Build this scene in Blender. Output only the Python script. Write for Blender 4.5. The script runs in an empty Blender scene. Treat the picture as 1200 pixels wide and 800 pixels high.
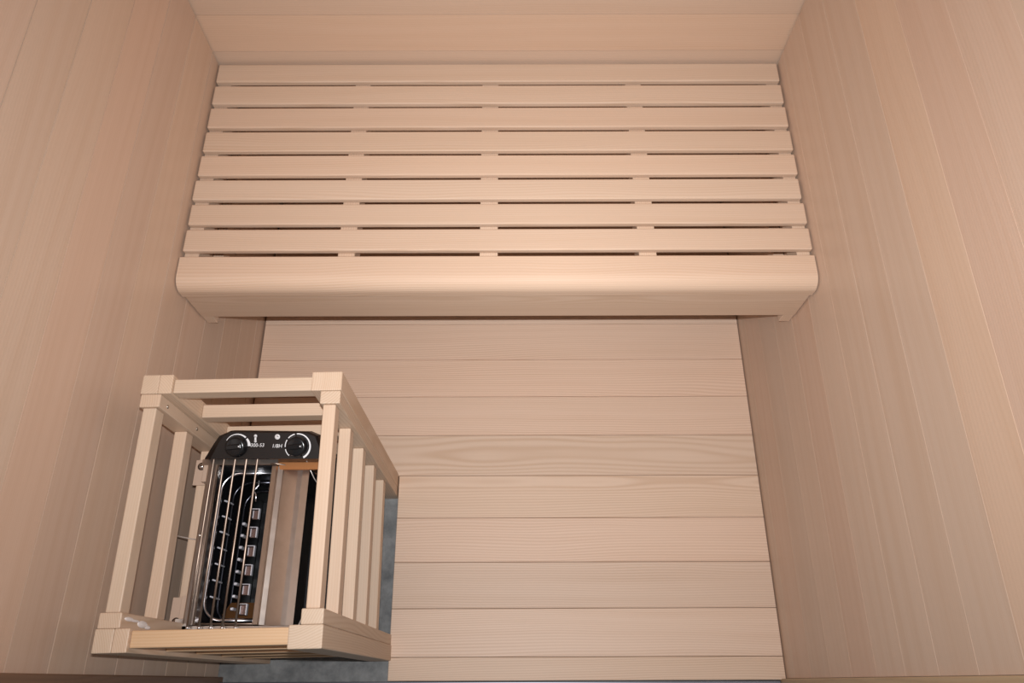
import bpy, bmesh, math, random
from mathutils import Vector, Matrix
random.seed(7)
SC = bpy.context.scene
COL = SC.collection
CAMZ = 1.767          # eye height above the concrete; "H" below is a drop beneath the camera


def H(h):
    return CAMZ - h


# ------------------------------------------------------------------ node helpers
class NT:
    def __init__(self, name):
        self.m = bpy.data.materials.new(name)
        self.m.use_nodes = True
        self.t = self.m.node_tree
        self.b = self.t.nodes['Principled BSDF']

    def n(self, kind, **kw):
        nd = self.t.nodes.new(kind)
        for k, v in kw.items():
            setattr(nd, k, v)
        return nd

    def l(self, a, b):
        self.t.links.new(a, b)

    def math(self, op, a, b=None, c=None):
        nd = self.n('ShaderNodeMath', operation=op)
        for i, v in enumerate((a, b, c)):
            if v is None:
                continue
            if isinstance(v, (int, float)):
                nd.inputs[i].default_value = v
            else:
                self.l(v, nd.inputs[i])
        return nd.outputs[0]

    def comb(self, x, y, z):
        nd = self.n('ShaderNodeCombineXYZ')
        for i, v in enumerate((x, y, z)):
            if isinstance(v, (int, float)):
                nd.inputs[i].default_value = v
            else:
                self.l(v, nd.inputs[i])
        return nd.outputs[0]

    def noise(self, vec, w, scale, detail=3.0, rough=0.5):
        nd = self.n('ShaderNodeTexNoise', noise_dimensions='4D')
        self.l(vec, nd.inputs['Vector'])
        if isinstance(w, (int, float)):
            nd.inputs['W'].default_value = w
        else:
            self.l(w, nd.inputs['W'])
        nd.inputs['Scale'].default_value = scale
        nd.inputs['Detail'].default_value = detail
        nd.inputs['Roughness'].default_value = rough
        return nd.outputs['Fac']

    def mix(self, f, a, b, blend='MIX'):
        nd = self.n('ShaderNodeMix', data_type='RGBA', blend_type=blend)
        for i, v in ((0, f), (6, a), (7, b)):
            if isinstance(v, (int, float)):
                nd.inputs[i].default_value = v
            elif isinstance(v, tuple):
                nd.inputs[i].default_value = (*v, 1)
            else:
                self.l(v, nd.inputs[i])
        return nd.outputs[2]


def wood(name, axis, light, dark, tints, ring=0.0042, contrast=0.35, rough=0.42, streak=0.25, vary=0.10, spec=0.4):
    """light softwood with year rings around a far pith, running along one axis; every board gets its own seed"""
    k = NT(name)
    tc = k.n('ShaderNodeTexCoord')
    sp = k.n('ShaderNodeSeparateXYZ')
    k.l(tc.outputs['Object'], sp.inputs[0])
    ax = {'X': (0, 1, 2), 'Y': (1, 0, 2), 'Z': (2, 0, 1)}[axis]
    al, a, b = (sp.outputs[i] for i in ax)
    at = k.n('ShaderNodeAttribute', attribute_name='seed')
    oi = k.n('ShaderNodeObjectInfo')
    s = k.math('ADD', at.outputs['Fac'], oi.outputs['Random'])
    w = k.math('MULTIPLY', s, 41.0)
    f1 = k.math('FRACT', k.math('MULTIPLY', s, 13.7))
    f2 = k.math('FRACT', k.math('MULTIPLY', s, 7.31))
    f3 = k.math('FRACT', k.math('MULTIPLY', s, 23.9))
    warp = k.noise(k.comb(k.math('MULTIPLY', al, 1.3), k.math('MULTIPLY', a, 7.0), k.math('MULTIPLY', b, 7.0)), w, 1.0, 2.0)
    A = k.math('ADD', a, k.math('MULTIPLY_ADD', f1, 0.16, 0.03))
    B = k.math('ADD', b, k.math('MULTIPLY_ADD', f2, 0.20, -0.10))
    r = k.math('SQRT', k.math('ADD', k.math('MULTIPLY', A, A), k.math('MULTIPLY', B, B)))
    r = k.math('MULTIPLY_ADD', warp, 0.055, r)
    rg = k.math('SINE', k.math('MULTIPLY', r, 6.2832 / ring))
    rg = k.math('MULTIPLY_ADD', rg, 0.5, 0.5)
    rg = k.math('POWER', rg, 1.6)
    band = k.noise(k.comb(k.math('MULTIPLY', al, 1.0), k.math('MULTIPLY', r, 75.0), 0.0), w, 1.0, 2.5)
    fib = k.noise(k.comb(k.math('MULTIPLY', al, 7.0), k.math('MULTIPLY', a, 420.0), k.math('MULTIPLY', b, 420.0)), w, 1.0, 2.0)
    blot = k.noise(k.comb(k.math('MULTIPLY', al, 2.2), k.math('MULTIPLY', a, 13.0), k.math('MULTIPLY', b, 13.0)), w, 1.0, 3.0)
    fac = k.math('MULTIPLY', rg, k.math('MULTIPLY_ADD', blot, contrast * 1.4, contrast * 0.3))
    fac = k.math('ADD', fac, k.math('MULTIPLY_ADD', band, streak * 2.2, -streak * 0.9))
    fac = k.math('ADD', fac, k.math('MULTIPLY_ADD', fib, 0.26, -0.13))
    cl = k.n('ShaderNodeClamp')
    k.l(fac, cl.inputs[0])
    col = k.mix(cl.outputs[0], light, dark)
    rp = k.n('ShaderNodeValToRGB')
    k.l(f3, rp.inputs[0])
    el = rp.color_ramp.elements
    el[0].color = (*tints[0], 1)
    el[1].color = (*tints[-1], 1)
    for i in range(1, len(tints) - 1):
        e = el.new(i / (len(tints) - 1))
        e.color = (*tints[i], 1)
    col = k.mix(1.0, col, rp.outputs[0], 'MULTIPLY')
    v = k.math('MULTIPLY_ADD', f2, vary, 1.0 - vary * 0.5)
    col = k.mix(1.0, col, k.comb(v, v, v), 'MULTIPLY')
    k.l(col, k.b.inputs['Base Color'])
    k.b.inputs['Roughness'].default_value = rough
    k.b.inputs['Specular IOR Level'].default_value = spec
    bp = k.n('ShaderNodeBump')
    bp.inputs['Strength'].default_value = 0.06
    bp.inputs['Distance'].default_value = 0.001
    k.l(k.math('ADD', rg, fib), bp.inputs['Height'])
    k.l(bp.outputs[0], k.b.inputs['Normal'])
    return k.m


def plain(name, col, rough=0.5, metal=0.0, noise=0.0, nscale=40.0, spec=0.5):
    k = NT(name)
    if noise:
        tc = k.n('ShaderNodeTexCoord')
        f = k.noise(tc.outputs['Object'], 0.0, nscale, 4.0, 0.6)
        lo = tuple(c * (1 - noise) for c in col)
        hi = tuple(min(1, c * (1 + noise)) for c in col)
        k.l(k.mix(f, lo, hi), k.b.inputs['Base Color'])
        k.l(k.math('MULTIPLY_ADD', f, 0.25 * rough, rough * 0.85), k.b.inputs['Roughness'])
    else:
        k.b.inputs['Base Color'].default_value = (*col, 1)
        k.b.inputs['Roughness'].default_value = rough
    k.b.inputs['Metallic'].default_value = metal
    k.b.inputs['Specular IOR Level'].default_value = spec
    return k.m


T_WALL = [(1.0, 0.97, 0.97), (0.98, 0.98, 0.98), (1.02, 0.97, 0.92), (0.99, 0.99, 0.99), (1.01, 0.95, 0.93), (0.99, 0.975, 0.98)]
T_BENCH = [(1.0, 0.98, 0.97), (1.01, 0.96, 0.93), (1.0, 1.0, 1.0), (0.99, 0.97, 0.95)]
L_WALL, D_WALL = (0.615, 0.458, 0.350), (0.52, 0.345, 0.230)
L_DECK, D_DECK = (0.74, 0.565, 0.435), (0.58, 0.395, 0.265)
L_BENCH, D_BENCH = (0.655, 0.492, 0.370), (0.53, 0.355, 0.230)
L_PINE, D_PINE = (0.62, 0.475, 0.355), (0.50, 0.345, 0.225)
W_WALLY = wood('hemlock panelling along depth', 'Y', L_WALL, D_WALL, T_WALL, rough=0.36, contrast=0.09, streak=0.50, spec=0.5, vary=0.08)
W_WALLX = wood('hemlock panelling along width', 'X', L_WALL, D_WALL, T_WALL, rough=0.40, contrast=0.22)
W_DECK = wood('hemlock floor boards', 'X', L_DECK, D_DECK, T_WALL, rough=0.5, contrast=0.50, vary=0.12, ring=0.0050)
W_BENCH = wood('aspen bench slats', 'X', L_BENCH, D_BENCH, T_BENCH, rough=0.58, contrast=0.34, spec=0.25)
W_BENCHY = wood('aspen bench bearers', 'Y', L_BENCH, D_BENCH, T_BENCH, rough=0.5)
W_PX = wood('pine guard across', 'X', L_PINE, D_PINE, T_BENCH, rough=0.5, contrast=0.3)
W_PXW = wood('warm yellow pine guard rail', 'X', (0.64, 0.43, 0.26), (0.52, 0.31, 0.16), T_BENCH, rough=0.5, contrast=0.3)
W_PY = wood('pine guard along', 'Y', L_PINE, D_PINE, T_BENCH, rough=0.5, contrast=0.2)
W_PZ = wood('pine guard upright', 'Z', L_PINE, D_PINE, T_BENCH, rough=0.5, contrast=0.5, ring=0.0035)
W_JAMB = wood('door frame wood', 'Z', (0.50, 0.36, 0.22), (0.40, 0.26, 0.15), T_WALL, rough=0.5)
W_JAMBD = wood('dark brown door frame', 'Z', (0.20, 0.12, 0.075), (0.14, 0.08, 0.05), T_WALL, rough=0.5)  # left jamb, a darker brown than the right one
M_GAP = plain('dark joint', (0.10, 0.055, 0.03), 0.8)
M_STEEL = plain('brushed stainless steel', (0.66, 0.60, 0.55), 0.30, 1.0, 0.12, 60)
M_CHROME = plain('bright steel tube', (0.85, 0.84, 0.88), 0.22, 1.0)
M_CLIP = plain('bright spacer steel', (0.85, 0.83, 0.88), 0.35, 0.45)
M_ROD = plain('grate rod steel', (0.44, 0.34, 0.275), 0.42, 1.0)
M_BLACK = plain('black enamelled casing', (0.008, 0.008, 0.009), 0.35)
M_PANEL = plain('black glossy plastic', (0.014, 0.0095, 0.008), 0.38, 0.0, spec=0.35)
M_KNOB = plain('black knob plastic', (0.008, 0.008, 0.009), 0.22)
M_WHITE = plain('white print', (0.82, 0.80, 0.80), 0.5)
M_SCREW = plain('screw steel', (0.7, 0.66, 0.62), 0.22, 1.0)
M_COPPER_REFL = plain('coppery metal with painted reflection', (0.60, 0.26, 0.10), 0.40, 0.7)
M_EAR = plain('tan metal bracket', (0.60, 0.44, 0.335), 0.5, 0.25)  # even tan base colour, only slightly metallic
M_WASHER = plain('dark washer', (0.16, 0.12, 0.10), 0.35, 0.9)
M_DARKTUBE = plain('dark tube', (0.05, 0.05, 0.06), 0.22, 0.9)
M_EARTH = plain('heat tinted steel', (0.22, 0.14, 0.12), 0.4, 0.8)
M_GLUE = plain('white glue', (0.85, 0.80, 0.78), 0.25)
M_WIRE = plain('pale wire', (0.75, 0.70, 0.66), 0.35, 0.6)
M_ALU = plain('aluminium threshold', (0.20, 0.20, 0.23), 0.4, 0.7)


def concrete():
    k = NT('grey concrete')
    tc = k.n('ShaderNodeTexCoord')
    f = k.noise(tc.outputs['Object'], 0.0, 14.0, 6.0, 0.65)
    g = k.noise(tc.outputs['Object'], 3.0, 55.0, 4.0, 0.6)
    ff = k.math('ADD', k.math('MULTIPLY', f, 0.75), k.math('MULTIPLY', g, 0.25))
    rp = k.n('ShaderNodeValToRGB')
    k.l(ff, rp.inputs[0])
    rp.color_ramp.elements[0].position = 0.36
    rp.color_ramp.elements[0].color = (0.085, 0.088, 0.09, 1)
    rp.color_ramp.elements[1].position = 0.62
    rp.color_ramp.elements[1].color = (0.27, 0.27, 0.265, 1)
    k.l(rp.outputs[0], k.b.inputs['Base Color'])
    k.b.inputs['Roughness'].default_value = 0.6
    return k.m


M_CONC = concrete()


# ------------------------------------------------------------------ mesh helpers
class MB:
    """collects shapes in world metres and links them as ONE mesh object"""

    def __init__(self):
        self.bm = bmesh.new()
        self.seed = self.bm.faces.layers.float.new('seed')

    def _join(self, tmp, seed, smooth=False):
        me = bpy.data.meshes.new('tmp')
        tmp.to_mesh(me)
        tmp.free()
        n = len(self.bm.faces)
        self.bm.from_mesh(me)
        bpy.data.meshes.remove(me)
        self.bm.faces.ensure_lookup_table()
        for f in self.bm.faces[n:]:
            f[self.seed] = seed
            f.smooth = smooth

    def box(self, x0, x1, y0, y1, z0, z1, bev=0.0015, seg=2, seed=None, mtx=None):
        t = bmesh.new()
        bmesh.ops.create_cube(t, size=1.0)
        for v in t.verts:
            v.co = Vector((x0 + (v.co.x + .5) * (x1 - x0), y0 + (v.co.y + .5) * (y1 - y0), z0 + (v.co.z + .5) * (z1 - z0)))
        if bev:
            bmesh.ops.bevel(t, geom=t.edges[:], offset=bev, segments=seg, profile=0.5, affect='EDGES')
        if mtx:
            t.transform(mtx)
        self._join(t, random.random() if seed is None else seed)
        return self

    def prism(self, pts, p0, p1, axis='X', bev=0.0, seed=None, mtx=None, smooth=False):
        """outline extruded along an axis; pts are the two other coordinates in order"""
        t = bmesh.new()

        def mk(u, v, w):
            return {'X': (w, u, v), 'Y': (u, w, v), 'Z': (u, v, w)}[axis]
        a = [t.verts.new(mk(u, v, p0)) for u, v in pts]
        b = [t.verts.new(mk(u, v, p1)) for u, v in pts]
        n = len(pts)
        t.faces.new(a)
        t.faces.new(b)
        for i in range(n):
            t.faces.new((a[i], a[(i + 1) % n], b[(i + 1) % n], b[i]))
        bmesh.ops.recalc_face_normals(t, faces=t.faces[:])
        if bev:
            bmesh.ops.bevel(t, geom=t.edges[:], offset=bev, segments=2, profile=0.5, affect='EDGES')
        if mtx:
            t.transform(mtx)
        self._join(t, random.random() if seed is None else seed, smooth)
        return self

    def tube(self, pts, r, seg=10, closed=False):
        t = bmesh.new()
        P = [Vector(p) for p in pts]
        n = len(P)
        rings = []
        prev = None
        for i in range(n):
            if closed:
                d = (P[(i + 1) % n] - P[i - 1]).normalized()
            else:
                d = (P[min(i + 1, n - 1)] - P[max(i - 1, 0)]).normalized()
            ref = prev if prev is not None else (Vector((0, 0, 1)) if abs(d.z) < .9 else Vector((1, 0, 0)))
            u = (ref - d * ref.dot(d)).normalized()
            prev = u
            v = d.cross(u)
            rings.append([t.verts.new(P[i] + r * (math.cos(6.2832 * k / seg) * u + math.sin(6.2832 * k / seg) * v)) for k in range(seg)])
        for i in range(n if closed else n - 1):
            a, b = rings[i], rings[(i + 1) % n]
            for k in range(seg):
                t.faces.new((a[k], a[(k + 1) % seg], b[(k + 1) % seg], b[k]))
        if not closed:
            t.faces.new(rings[0])
            t.faces.new(rings[-1])
        bmesh.ops.recalc_face_normals(t, faces=t.faces[:])
        self._join(t, random.random(), True)
        return self

    def lathe(self, prof, mtx, seg=32, smooth=True):
        """(radius, height) profile turned about local z"""
        t = bmesh.new()
        rings = [[t.verts.new((r * math.cos(6.2832 * k / seg), r * math.sin(6.2832 * k / seg), z)) for k in range(seg)] for r, z in prof]
        for a, b in zip(rings, rings[1:]):
            for k in range(seg):
                t.faces.new((a[k], a[(k + 1) % seg], b[(k + 1) % seg], b[k]))
        t.faces.new(rings[0])
        t.faces.new(rings[-1])
        bmesh.ops.recalc_face_normals(t, faces=t.faces[:])
        t.transform(mtx)
        self._join(t, random.random(), smooth)
        return self

    def ball(self, c, r, sc=(1, 1, 1)):
        t = bmesh.new()
        bmesh.ops.create_uvsphere(t, u_segments=16, v_segments=10, radius=r)
        t.transform(Matrix.Translation(c) @ Matrix.Diagonal((*sc, 1)))
        self._join(t, random.random(), True)
        return self

    def build(self, name, mat, parent=None, kind=None):
        me = bpy.data.meshes.new(name)
        bm = self.bm
        # origin at the middle of the piece
        lo = Vector([min(v.co[i] for v in bm.verts) for i in range(3)])
        hi = Vector([max(v.co[i] for v in bm.verts) for i in range(3)])
        c = (lo + hi) / 2
        bmesh.ops.translate(bm, verts=bm.verts[:], vec=-c)
        bm.to_mesh(me)
        bm.free()
        me.materials.append(mat)
        o = bpy.data.objects.new(name, me)
        COL.objects.link(o)
        o.location = c
        if parent:
            o.parent = parent
            base = Vector((0, 0, 0))
            p = parent
            while p:
                base += Vector(p.location)
                p = p.parent
            o.location = c - base
        if kind:
            o['kind'] = kind
        return o


def thing(name, label, cat, loc):
    o = bpy.data.objects.new(name, None)
    o.empty_display_size = 0.05
    COL.objects.link(o)
    o.location = loc
    o['label'] = label
    o['category'] = cat
    return o


def tag(o, label, cat):
    o['label'] = label
    o['category'] = cat
    return o


# ------------------------------------------------------------------ the room
XW, YB, YF = 0.600, 1.210, 0.006
ZC = 2.14
DECK = 0.030                     # top of the wooden floor above the concrete
PITCH, H0 = 0.0955, 0.638        # wall boards
zs = [H(H0 + PITCH * k) for k in range(-12, 13)]
zs = sorted(z for z in zs if -0.05 < z < ZC + 0.05)
zs = [0.0] + [z for z in zs if 0.01 < z < ZC - 0.01] + [ZC]


def panelled_wall(name, mat, bx, gap=0.0001, bev=0.0003):
    m = MB()
    for a, b in zip(zs, zs[1:]):
        m.box(*bx, a + gap, b - gap, bev=bev, seg=1)
    return m.build(name, mat, kind='structure')


panelled_wall('wall_left', W_WALLY, (-XW - 0.014, -XW, 0.0127, YB), 0.0008, 0)
panelled_wall('wall_right', W_WALLY, (XW, XW + 0.014, YF, YB))
panelled_wall('wall_back', W_WALLX, (-XW - 0.014, XW + 0.014, YB + 0.0035, YB + 0.016), 0.0005, 0)
m = MB()
m.box(-XW - 0.03, -XW - 0.0145, YF, YB + 0.03, 0, ZC, 0)
m.box(XW + 0.0145, XW + 0.03, YF, YB + 0.03, 0, ZC, 0)
m.box(-XW - 0.0145, XW + 0.0145, YB + 0.0165, YB + 0.03, 0, ZC, 0)
m.build('wall_outer', M_GAP, kind='structure')
m = MB()
for k in range(13):
    m.box(-XW - 0.014, XW + 0.014, 0.006 + 0.0955 * k, min(0.006 + 0.0955 * (k + 1) - 0.0004, YB + 0.016), ZC, ZC + 0.014, 0.0009, 1)
m.build('ceiling', W_WALLX, kind='structure')
m = MB()
m.box(-0.64, 0.64, -0.12, YB + 0.03, -0.06, 0.0, 0)
m.build('floor', M_CONC, kind='structure')

# wooden floor: boards across the room, cut out in the front left corner for the heater
m = MB()
edges = [0.0030] + [0.0489 + 0.0972 * k for k in range(12)] + [YB - 0.001]
NX, NY = -0.2345, 0.4377
for a, b in zip(edges, edges[1:]):
    if b <= NY + 0.002:
        m.box(NX, XW - 0.0022, a + 0.0004, b - 0.0004, 0.004, DECK, 0.0009, 1)
    elif a >= NY - 0.002:
        m.box(-XW + 0.0045, XW - 0.0022, a + 0.0004, b - 0.0004, 0.004, DECK, 0.0009, 1)
    else:
        sd = random.random()
        m.box(NX, XW - 0.0022, a + 0.0004, b - 0.0004, 0.004, DECK, 0.0009, 1, seed=sd)
        m.box(-XW + 0.0045, NX, NY, b - 0.0004, 0.004, DECK, 0.0009, 1, seed=sd)
m.box(-XW + 0.01, XW - 0.01, NY + 0.02, YB - 0.01, 0.0, 0.0035, 0)
m.box(NX + 0.02, XW - 0.01, 0.02, NY + 0.02, 0.0, 0.0035, 0)
m.build('floor_boards', W_DECK, kind='structure')

# door opening in front: jambs, head, threshold
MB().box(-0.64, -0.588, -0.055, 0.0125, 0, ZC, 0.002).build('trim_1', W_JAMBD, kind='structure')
MB().box(0.588, 0.64, -0.055, 0.0055, 0, ZC, 0.002).build('trim_2', W_JAMB, kind='structure')
MB().box(-0.588, 0.588, -0.055, 0.0055, ZC - 0.06, ZC, 0.002).build('trim_3', W_JAMB, kind='structure')
MB().box(-0.588, 0.588, -0.055, 0.0022, 0.0, 0.026, 0.002).build('trim_4', M_ALU, kind='structure')

# ------------------------------------------------------------------ the bench
ZT = H(1.241)
bench = thing('sauna_bench', 'pale slatted wooden bench along the back wall with thick rounded front edge', 'bench', (0, 0.94, DECK))
fronts = [1.1552, 1.0961, 1.0342, 0.9747, 0.9155, 0.8580, 0.8006, 0.7425]
TS = 0.0130                     # slat thickness
fronts = [f + 0.0035 for f in fronts]
backs = [1.2070] + [f - 0.0107 for f in fronts[:-1]]
for f, b in zip(fronts, backs):
    j = random.uniform(-0.0012, 0.0012)
    MB().box(-0.5965 + j, 0.5965 + j, f, b, ZT - TS, ZT, 0.0030, 3).build('slat', W_BENCH, bench)
# nose: quarter-round front edge
YN = 0.669
pts = [(0.7345, ZT - 0.003), (0.7345, ZT - 0.045)]
pts += [(YN + 0.004, ZT - 0.045), (YN, ZT - 0.041)]
R1 = 0.026
for k in range(9):
    a = math.pi - k * math.pi / 2 / 8
    pts.append((YN + R1 + R1 * math.cos(a), ZT - R1 + R1 * math.sin(a)))
pts.append((0.7320, ZT))
MB().prism(pts, -0.5975, 0.5975, 'X').build('front_edge', W_BENCH, bench)
MB().box(-0.5975, 0.5975, 0.6735, 0.6935, H(1.3775), ZT - 0.0455, 0.0015).build('fascia', W_BENCH, bench)
for x0, x1 in ((-0.596, -0.569), (-0.304, -0.272), (-0.034, 0.0005), (0.270, 0.3035), (0.571, 0.596)):
    MB().box(x0, x1, 0.694, 1.206, ZT - 0.060, ZT - TS - 0.0005, 0.001).build('bearer', W_BENCHY, bench)
for x0, x1 in ((-0.5985, -0.5775), (0.5765, 0.5985)):
    MB().box(x0, x1, 0.6765, 1.207, H(1.412), H(1.3820), 0.001).build('ledger', W_BENCHY, bench)

# ------------------------------------------------------------------ wooden heater guard
GX, GY, GA = -0.3880, 0.2400, math.radians(1.0)
guard = thing('heater_guard', 'open pale wooden slatted guard frame standing around the heater on the concrete', 'heater guard', (GX, GY, 0))
ZG = H(1.100)
hx, hy = 0.1545, 0.2005


def gbox(x0, x1, y0, y1, z0, z1, name, mat, parent=guard, bev=0.0016):
    return MB().box(GX + x0, GX + x1, GY + y0, GY + y1, z0, z1, bev).build(name, mat, parent)


for sx in (-1, 1):
    for sy in (-1, 1):
        xs = sorted((sx * hx, sx * (hx - 0.0470)))
        ys = sorted((sy * hy, sy * (hy - 0.0310)))
        if sx < 0:
            # the left posts are glued up from two sticks
            po = MB()
            po.box(GX + xs[0], GX + xs[0] + 0.0262, GY + ys[0], GY + ys[1], 0, ZG, 0.0014)
            po.box(GX + xs[0] + 0.0264, GX + xs[1], GY + ys[0], GY + ys[1], 0, ZG, 0.0014)
            po = po.build('corner_post', W_PZ, guard)
        else:
            po = gbox(xs[0], xs[1], ys[0], ys[1], 0, ZG, 'corner_post', W_PZ)
        xs = sorted((sx * (hx - 0.001), sx * (hx - 0.0320)))
        ys = sorted((sy * (hy - 0.0312), sy * (hy - 0.0520)))
        gbox(xs[0], xs[1], ys[0], ys[1], 0, ZG - 0.0015, 'post_batten', W_PZ, po)
ZR = ZG - 0.006
for k in range(5):
    z1 = ZR - 0.119 * k
    z0 = z1 - 0.028
    for sy in (-1, 1):
        ys = sorted((sy * (hy - 0.0060), sy * (hy - 0.0285)))
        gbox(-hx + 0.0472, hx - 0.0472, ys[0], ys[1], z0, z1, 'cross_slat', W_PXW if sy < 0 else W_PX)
    gbox(hx - 0.0275, hx - 0.0080, -hy + 0.0522, hy - 0.0522, z0, z1, 'side_slat', W_PY)
    gbox(-hx + 0.0060, -hx + 0.0265, -hy + 0.0522, hy - 0.0522, z0, z1, 'side_slat', W_PY)
# screw heads and a smear of glue on the inner faces
for p in ((-hx + 0.0322, 0.158, ZG - 0.030), (-hx + 0.0322, 0.160, ZG - 0.150)):
    MB().lathe([(0.0001, 0.0012), (0.0026, 0.0010), (0.0034, 0.0)],
               Matrix.Translation((GX + p[0], GY + p[1], p[2])) @ Matrix.Rotation(math.pi / 2, 4, 'Y'), 14).build('screw', M_SCREW, guard)
g = MB()
for (y, z, ry, rz) in ((-0.156, H(1.125), 0.0030, 0.014), (-0.157, H(1.143), 0.0020, 0.016), (-0.1600, H(1.168), 0.0050, 0.016), (-0.163, H(1.186), 0.0030, 0.010)):
    g.ball((GX - hx + 0.0322, GY + y, z), 1.0, (0.0016, ry, rz))
o = g.build('glue_smear', M_GLUE, guard)
o['label'] = 'white dried glue smear'
guard.rotation_euler = (0, 0, GA)

# ------------------------------------------------------------------ electric heater
heater = thing('sauna_heater', 'steel and black electric sauna heater inside the wooden guard', 'heater', (-0.41, 0.22, H(1.62)))
ZH = H(1.305)
# casing: open black box with a taller side cavity on the right
c = MB()
zb = H(1.62)
c.box(-0.5065, -0.5035, 0.0830, 0.3560, zb, H(1.318), 0.0005, 1)
c.box(-0.3890, -0.3860, 0.0860, 0.3500, zb, H(1.320), 0.0005, 1)
c.box(-0.5030, -0.3370, 0.0830, 0.0860, zb, H(1.322), 0.0005, 1)
c.box(-0.5030, -0.3370, 0.3505, 0.3535, zb, H(1.322), 0.0005, 1)
c.box(-0.5030, -0.3890, 0.0860, 0.3505, zb, zb + 0.003, 0.0005, 1)
c.box(-0.3355, -0.2780, 0.0830, 0.3840, zb, H(1.385), 0.002, 2)
c.build('casing', M_BLACK, heater)
# steel left lip folded over the casing wall
c = MB()
c.prism([(-0.5085, H(1.395)), (-0.5070, H(1.395)), (-0.5070, H(1.312)), (-0.5045, H(1.309)), (-0.4915, H(1.309)), (-0.4900, H(1.3115)),
         (-0.4900, H(1.335)), (-0.4888, H(1.335)), (-0.4888, H(1.3105)), (-0.4910, H(1.3075)), (-0.5050, H(1.3075)), (-0.5085, H(1.3110))],
        0.0860, 0.3500, 'Y')
c.build('side_lip', M_STEEL, heater)
# end strips that carry the grate
c = MB()
c.box(-0.5180, -0.3850, 0.3500, 0.3600, H(1.3085), H(1.3065), 0.0004, 1)
for x in (-0.5085, -0.4875, -0.4690, -0.4490, -0.4300, -0.4050):
    c.box(x - 0.003, x + 0.004, 0.3590, 0.3660, H(1.3085), H(1.3065), 0.0004, 1)
c.build('rear_strip', M_STEEL, heater)
c = MB()
c.box(-0.5210, -0.3300, 0.0790, 0.0850, H(1.3125), H(1.3100), 0.0004, 1)
c.box(-0.5210, -0.5000, 0.0790, 0.0960, H(1.3125), H(1.3100), 0.0004, 1)
c.build('front_strip', M_STEEL, heater)
# grate rods
for xt, yt, xb in ((-0.4967, 0.3640, -0.4963), (-0.4787, 0.3640, -0.4777), (-0.4592, 0.3650, -0.4592), (-0.4393, 0.3670, -0.4400), (-0.4202, 0.3700, -0.4193)):
    r = MB().tube([(xt, yt, H(1.299)), (xt, 0.36, H(1.3025)), ((xt + xb) / 2, 0.22, H(1.3025)), (xb, 0.0835, H(1.3025))], 0.0020, 10).build('grate_rod', M_ROD, heater)
    MB().ball((xb, 0.0815, H(1.3035)), 0.0031).build('rod_end', M_CHROME, r)


# heating elements: tubular loops one above the other
def loop(x0, x1, y0, y1, z, rad):
    p = [(x1, y1, z)]
    for k in range(9):
        a = math.pi / 2 + k * math.pi / 16
        p.append((x0 + rad + rad * math.cos(a), y1 - rad + rad * math.sin(a), z))
    for k in range(9):
        a = math.pi + k * math.pi / 16
        p.append((x0 + rad + rad * math.cos(a), y0 + rad + rad * math.sin(a), z))
    p.append((x1, y0, z))
    return p


for i, h in enumerate((1.362, 1.425, 1.488)):
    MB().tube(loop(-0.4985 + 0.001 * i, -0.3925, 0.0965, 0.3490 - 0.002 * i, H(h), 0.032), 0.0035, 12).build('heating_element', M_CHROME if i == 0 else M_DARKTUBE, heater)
# square spacer clips on the elements
for k in range(6):
    y = 0.2790 - 0.0327 * k
    q = MB()
    x0, x1 = -0.4470, -0.4300
    q.box(x1 - 0.0022, x1, y - 0.009, y + 0.010, H(1.388), H(1.380), 0.0005, 1)
    q.box(x0, x1 - 0.0022, y + 0.0086, y + 0.0100, H(1.385), H(1.380), 0.0004, 1)
    q.box(x0, x0 + 0.0014, y - 0.007, y + 0.0086, H(1.386), H(1.382), 0.0004, 1)
    q.box(x0 + 0.004, x0 + 0.0055, y - 0.007, y + 0.0070, H(1.387), H(1.383), 0.0004, 1)
    q = q.build('spacer_clip', M_CLIP, heater)
    MB().box(x0 + 0.002, x1 - 0.0024, y - 0.008, y + 0.0082, H(1.392), H(1.389), 0.0005, 1).build('clip_base', M_EARTH, q)
for k in range(7):
    y = 0.3000 - 0.0275 * k
    MB().box(-0.4945, -0.4825, y - 0.0014, y + 0.0014, H(1.392), H(1.372), 0.0006, 1,
             mtx=Matrix.Translation((-0.4885, y, 0)) @ Matrix.Rotation(-0.30, 4, 'Z') @ Matrix.Translation((0.4885, -y, 0))).build('spacer_bar', M_CLIP, heater)
for k in range(8):
    y = 0.2660 - 0.0210 * k
    MB().box(-0.4660, -0.4600, y - 0.003, y + 0.002, H(1.420), H(1.400), 0.001, 1).build('spacer_pin', M_CLIP, heater)
# the bent end of one element
MB().tube([(-0.4360, 0.3480, H(1.375)), (-0.4365, 0.3290, H(1.375)), (-0.4440, 0.3200, H(1.375)), (-0.4385, 0.3120, H(1.375)), (-0.4375, 0.3000, H(1.375))], 0.0022, 8).build('terminal_wire', M_CHROME, heater)
# slanted steel deflector at the front end of the stone box
MB().prism([(0.0900, H(1.400)), (0.1350, H(1.470)), (0.1350, H(1.4725)), (0.0880, H(1.4025))], -0.4900, -0.4250, 'X').build('deflector', M_COPPER_REFL, heater)  # copper colour stands in for wood reflected in the steel

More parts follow.
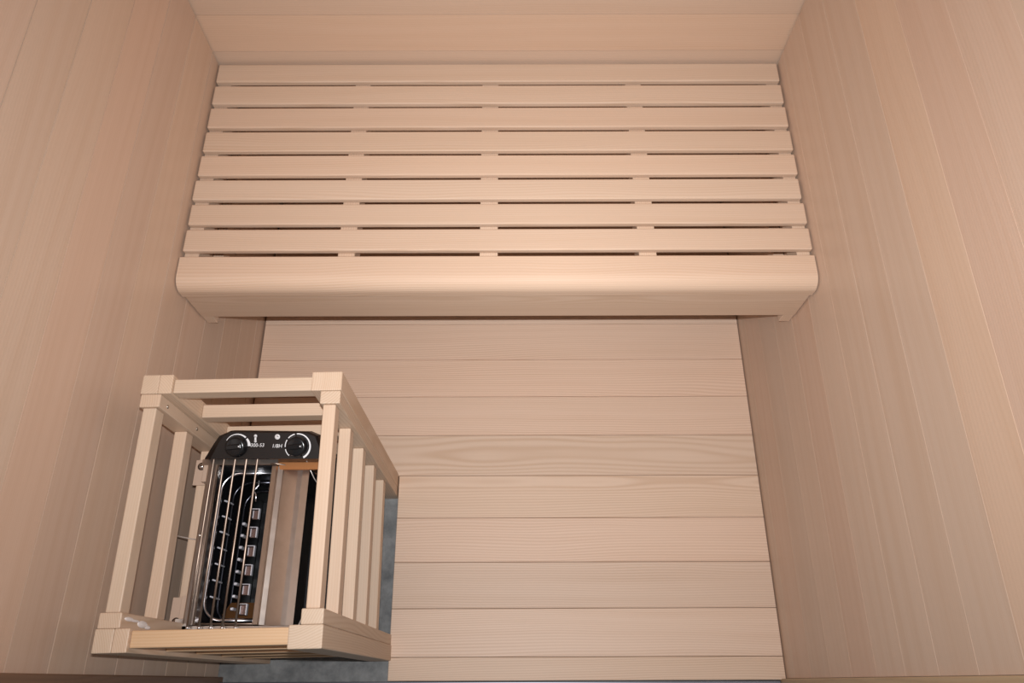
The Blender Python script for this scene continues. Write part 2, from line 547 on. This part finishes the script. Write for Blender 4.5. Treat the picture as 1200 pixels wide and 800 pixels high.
# folded steel cover on the right
prof = [(-0.3955, 1.3095), (-0.3940, 1.3065), (-0.3860, 1.3045), (-0.3845, 1.3110), (-0.3770, 1.3150), (-0.3756, 1.3182), (-0.3560, 1.3340), (-0.3485, 1.3385), (-0.3475, 1.3340), (-0.3350, 1.3330)]
outer = [(x, H(h)) for x, h in prof]
inner = [(x, H(h + 0.0022)) for x, h in reversed(prof)]
MB().prism(outer + inner, 0.0865, 0.3480, 'Y').build('cover_plate', M_STEEL, heater)
MB().tube([(-0.3970, 0.3510, H(1.3050)), (-0.3870, 0.3515, H(1.3040)), (-0.3470, 0.3495, H(1.3300))], 0.0013, 8).build('edge_wire', M_ROD, heater)
MB().tube([(-0.4890, 0.0880, H(1.3150)), (-0.3880, 0.0880, H(1.3120)), (-0.3500, 0.0830, H(1.3380))], 0.0016, 8).build('edge_wire', M_ROD, heater)
# coppery metal with painted reflection under the control panel
MB().box(-0.3845, -0.2900, 0.3430, 0.3560, H(1.3180), H(1.3120), 0.0005, 1).build('panel_bracket', M_COPPER_REFL, heater)
# mounting ears screwed to the guard slat on the left
for y0, y1, ys in ((0.322, 0.368, 0.356), (0.0855, 0.1320, 0.0930)):
    e = MB()
    e.box(-0.5430, -0.5150, y0, y1, H(1.3425), H(1.3400), 0.0005, 1)
    e.box(-0.5175, -0.5150, y0, y1, H(1.3425), H(1.3150), 0.0005, 1)
    e.box(-0.5175, -0.5085, y0, y1, H(1.3165), H(1.3140), 0.0005, 1)
    e = e.build('mounting_ear', M_EAR, heater)
    s = MB()
    T = Matrix.Translation((-0.5315, ys, H(1.3400)))
    MB().lathe([(0.0070, 0.0), (0.0070, 0.0010), (0.0040, 0.0012)], T, 24).build('washer', M_WASHER, e)
    s.lathe([(0.0042, 0.0012), (0.0040, 0.0028), (0.0022, 0.0038), (0.0001, 0.0040)], T, 20)
    s = s.build('screw', M_SCREW, e)
    MB().box(-0.5315 - 0.0020, -0.5315 + 0.0020, ys - 0.0005, ys + 0.0005, H(1.3400) + 0.0037, H(1.3400) + 0.0043, 0).build('slot', M_KNOB, s)

# control panel: a chamfered black box, tilted up at the back
PN = Matrix.Translation((-0.4100, 0.3540, H(1.2850))) @ Matrix.Rotation(math.radians(19.5), 4, 'X')


def PP(x, y, z=0.0):
    return PN @ Vector((x + 0.4100, y, z))


t = bmesh.new()
low = [(-0.5090, 0.0), (-0.4930, 0.0270), (-0.4840, 0.0400), (-0.4640, 0.0490), (-0.3290, 0.0470), (-0.3120, 0.0400), (-0.3040, 0.0200), (-0.3040, 0.0)]
top = [(-0.4960, 0.0005), (-0.4830, 0.0265), (-0.4760, 0.0380), (-0.4630, 0.0465), (-0.3300, 0.0445), (-0.3150, 0.0385), (-0.3080, 0.0200), (-0.3080, 0.0005)]
rings = [[t.verts.new(PP(x, y, -0.030)) for x, y in low], [t.verts.new(PP(x, y, -0.007)) for x, y in low], [t.verts.new(PP(x, y, 0.0)) for x, y in top]]
n = len(low)
for a, b in zip(rings, rings[1:]):
    for i in range(n):
        t.faces.new((a[i], a[(i + 1) % n], b[(i + 1) % n], b[i]))
t.faces.new(rings[0])
t.faces.new(rings[-1])
bmesh.ops.recalc_face_normals(t, faces=t.faces[:])
pm = MB()
pm._join(t, 0.3)
panel = pm.build('control_panel', M_PANEL, heater)


def arc(cx, cy, a0, a1, r, w0, w1, segs=40, z=0.0004, dots=False):
    """flat printed arc whose width grows from w0 to w1"""
    q = MB()
    bm = q.bm
    prev = None
    for k in range(segs + 1):
        f = k / segs
        a = math.radians(a0 + (a1 - a0) * f)
        w = w0 + (w1 - w0) * f * f
        if callable(dots) and not dots(f):
            prev = None
            continue
        p = [bm.verts.new(PP(cx + rr * math.cos(a), cy + rr * math.sin(a), z)) for rr in (r - w / 2, r + w / 2)]
        if prev:
            bm.faces.new((prev[0], prev[1], p[1], p[0]))
        prev = p
    ret = bmesh.ops.extrude_face_region(bm, geom=bm.faces[:])
    vs = [g for g in ret['geom'] if isinstance(g, bmesh.types.BMVert)]
    bmesh.ops.translate(bm, verts=vs, vec=(PN.to_3x3() @ Vector((0, 0, 0.0003))))
    bmesh.ops.recalc_face_normals(bm, faces=bm.faces[:])
    return q


def knob(cx, cy):
    q = MB()
    T = PN @ Matrix.Translation((cx + 0.4100, cy, 0.0))
    q.lathe([(0.0185, 0.0), (0.0185, 0.0035), (0.0176, 0.0045), (0.0168, 0.0120), (0.0158, 0.0135), (0.0130, 0.0140), (0.0001, 0.0140)], T, 40)
    q.box(-0.0135, 0.0135, -0.0045, 0.0045, 0.0130, 0.0205, 0.0018, 2, mtx=T @ Matrix.Rotation(math.radians(6), 4, 'Z'))
    k = q.build('knob', M_KNOB, panel)
    MB().lathe([(0.0013, 0.0), (0.0013, 0.0005), (0.0001, 0.0006)], T @ Matrix.Rotation(math.radians(6), 4, 'Z') @ Matrix.Translation((0.0098, 0, 0.0205)), 12).build('pointer_dot', M_WHITE, k)


KY = 0.0220
KL, KR = -0.4500, -0.3450
knob(KL, KY)
knob(KR, KY)
arc(KL, KY, 150, 2, 0.0212, 0.0010, 0.0052, dots=lambda f: not 0.70 < f < 0.73).build('temperature_scale', M_WHITE, panel)
arc(KR, KY, 232, -62, 0.0216, 0.0014, 0.0034, 60, dots=lambda f: f > 0.48 or int(f * 60) % 9 != 0).build('timer_scale', M_WHITE, panel)


def printed(body, x, y, size, name):
    cu = bpy.data.curves.new(name, 'FONT')
    cu.body = body
    cu.size = size
    cu.align_x = 'CENTER'
    cu.align_y = 'CENTER'
    cu.extrude = 0.0001
    cu.shear = 0.15
    tmp = bpy.data.objects.new(name, cu)
    COL.objects.link(tmp)
    me = bpy.data.meshes.new_from_object(tmp.evaluated_get(bpy.context.evaluated_depsgraph_get()))
    bpy.data.objects.remove(tmp)
    q = bmesh.new()
    q.from_mesh(me)
    bpy.data.meshes.remove(me)
    q.transform(PN @ Matrix.Translation((x + 0.4100, y, 0.0006)))
    w = MB()
    w._join(q, 0.0)
    return w.build(name, M_WHITE, panel)


printed('300-53', -0.4150, 0.0240, 0.0085, 'temperature_print')
printed('1/8H', -0.3810, 0.0225, 0.0090, 'timer_print')
# thermometer symbol: round head, stem and bulb; clock symbol: disc with hands
q = MB()
T0 = PN @ Matrix.Translation((-0.4185 + 0.4100, 0.0400, 0.0003))
q.lathe([(0.0028, 0), (0.0028, 0.0004), (0.0001, 0.0004)], T0, 18)
q.box(-0.0016, 0.0016, -0.0090, 0.0, 0, 0.0004, 0, mtx=T0)
q.lathe([(0.0022, 0), (0.0022, 0.0004), (0.0001, 0.0004)], T0 @ Matrix.Translation((0, -0.0092, 0)), 16)
q.build('thermometer_symbol', M_WHITE, panel)
T1 = PN @ Matrix.Translation((-0.3805 + 0.4100, 0.0385, 0.0003))
ck = MB().lathe([(0.0046, 0), (0.0046, 0.0004), (0.0001, 0.0004)], T1, 24).build('clock_symbol', M_WHITE, panel)
q = MB()
q.box(-0.0005, 0.0005, 0.0, 0.0030, 0.0005, 0.0007, 0, mtx=T1)
q.box(0.0, 0.0024, -0.0005, 0.0005, 0.0005, 0.0007, 0, mtx=T1)
q.build('clock_hands', M_PANEL, ck)

# loose wires of the heater on the right
MB().tube([(-0.3400, 0.3620, H(1.325)), (-0.3341, 0.3488, H(1.330)), (-0.3260, 0.3330, H(1.334)), (-0.3227, 0.3272, H(1.345)), (-0.3200, 0.3200, H(1.386))], 0.0009, 6).build('sensor_wire', M_WIRE, heater)
MB().tube([(-0.3300, 0.0800, H(1.328)), (-0.3250, 0.0880, H(1.332)), (-0.3173, 0.1097, H(1.333)), (-0.3130, 0.1200, H(1.386))], 0.0009, 6).build('sensor_wire', M_WIRE, heater)

# thin wire twisted round the guard slat on the left
wire = MB()
wire.tube([(-0.5600, 0.2345, H(1.338)), (-0.5422, 0.2307, H(1.3365)), (-0.5270, 0.2277, H(1.3360)), (-0.5164, 0.2263, H(1.3370)), (-0.5022, 0.2291, H(1.3050))], 0.0010, 6)
wire.tube([(-0.5164, 0.2263, H(1.3370)), (-0.5125, 0.2220, H(1.3400)), (-0.5125, 0.2130, H(1.3450)), (-0.5160, 0.2050, H(1.3480)), (-0.5214, 0.2000, H(1.3450))], 0.0007, 6)
tag(wire.build('tie_wire', M_WIRE), 'thin pale wire looped over the guard slat left of the heater', 'wire')

# ------------------------------------------------------------------ light, world, camera
CX = 0.0258
E_FLASH, E_WORLD = 10.4, 0.13
fl = bpy.data.lights.new('camera_flash', 'AREA')
fl.shape = 'RECTANGLE'
fl.size, fl.size_y = 0.03, 0.012
fl.energy = E_FLASH
fl.color = (0.97, 0.98, 1.0)
fl.spread = math.radians(118)
fo = bpy.data.objects.new('camera_flash', fl)
COL.objects.link(fo)
R_ = Vector((0.999995, -0.003168, -0.000252))
U_ = Vector((0.002994, 0.912530, 0.408999))
F_ = Vector((0.001065, 0.408998, -0.912535))
rot = Matrix((R_, U_, -F_)).transposed()
eye = Vector((CX, 0.0, CAMZ))
fo.matrix_world = Matrix.Translation(eye + U_ * 0.042) @ rot.to_4x4() @ Matrix.Rotation(math.radians(-3.0), 4, 'Y') @ Matrix.Rotation(math.radians(4.0), 4, 'X')

wd = bpy.data.worlds.new('world')
SC.world = wd
wd.use_nodes = True
wd.node_tree.nodes['Background'].inputs[0].default_value = (1.0, 0.96, 0.92, 1)
wd.node_tree.nodes['Background'].inputs[1].default_value = E_WORLD

cd = bpy.data.cameras.new('camera')
cd.sensor_width = 36
cd.lens = 890.94 / 1200 * 36
cd.clip_start = 0.01
co = bpy.data.objects.new('camera', cd)
COL.objects.link(co)
co.matrix_world = Matrix.Translation(eye) @ rot.to_4x4()
SC.camera = co

SC.view_settings.view_transform = 'Standard'
SC.view_settings.look = 'None'
SC.view_settings.gamma = 1
SC.view_settings.use_curve_mapping = False
SC.view_settings.exposure = 0.0
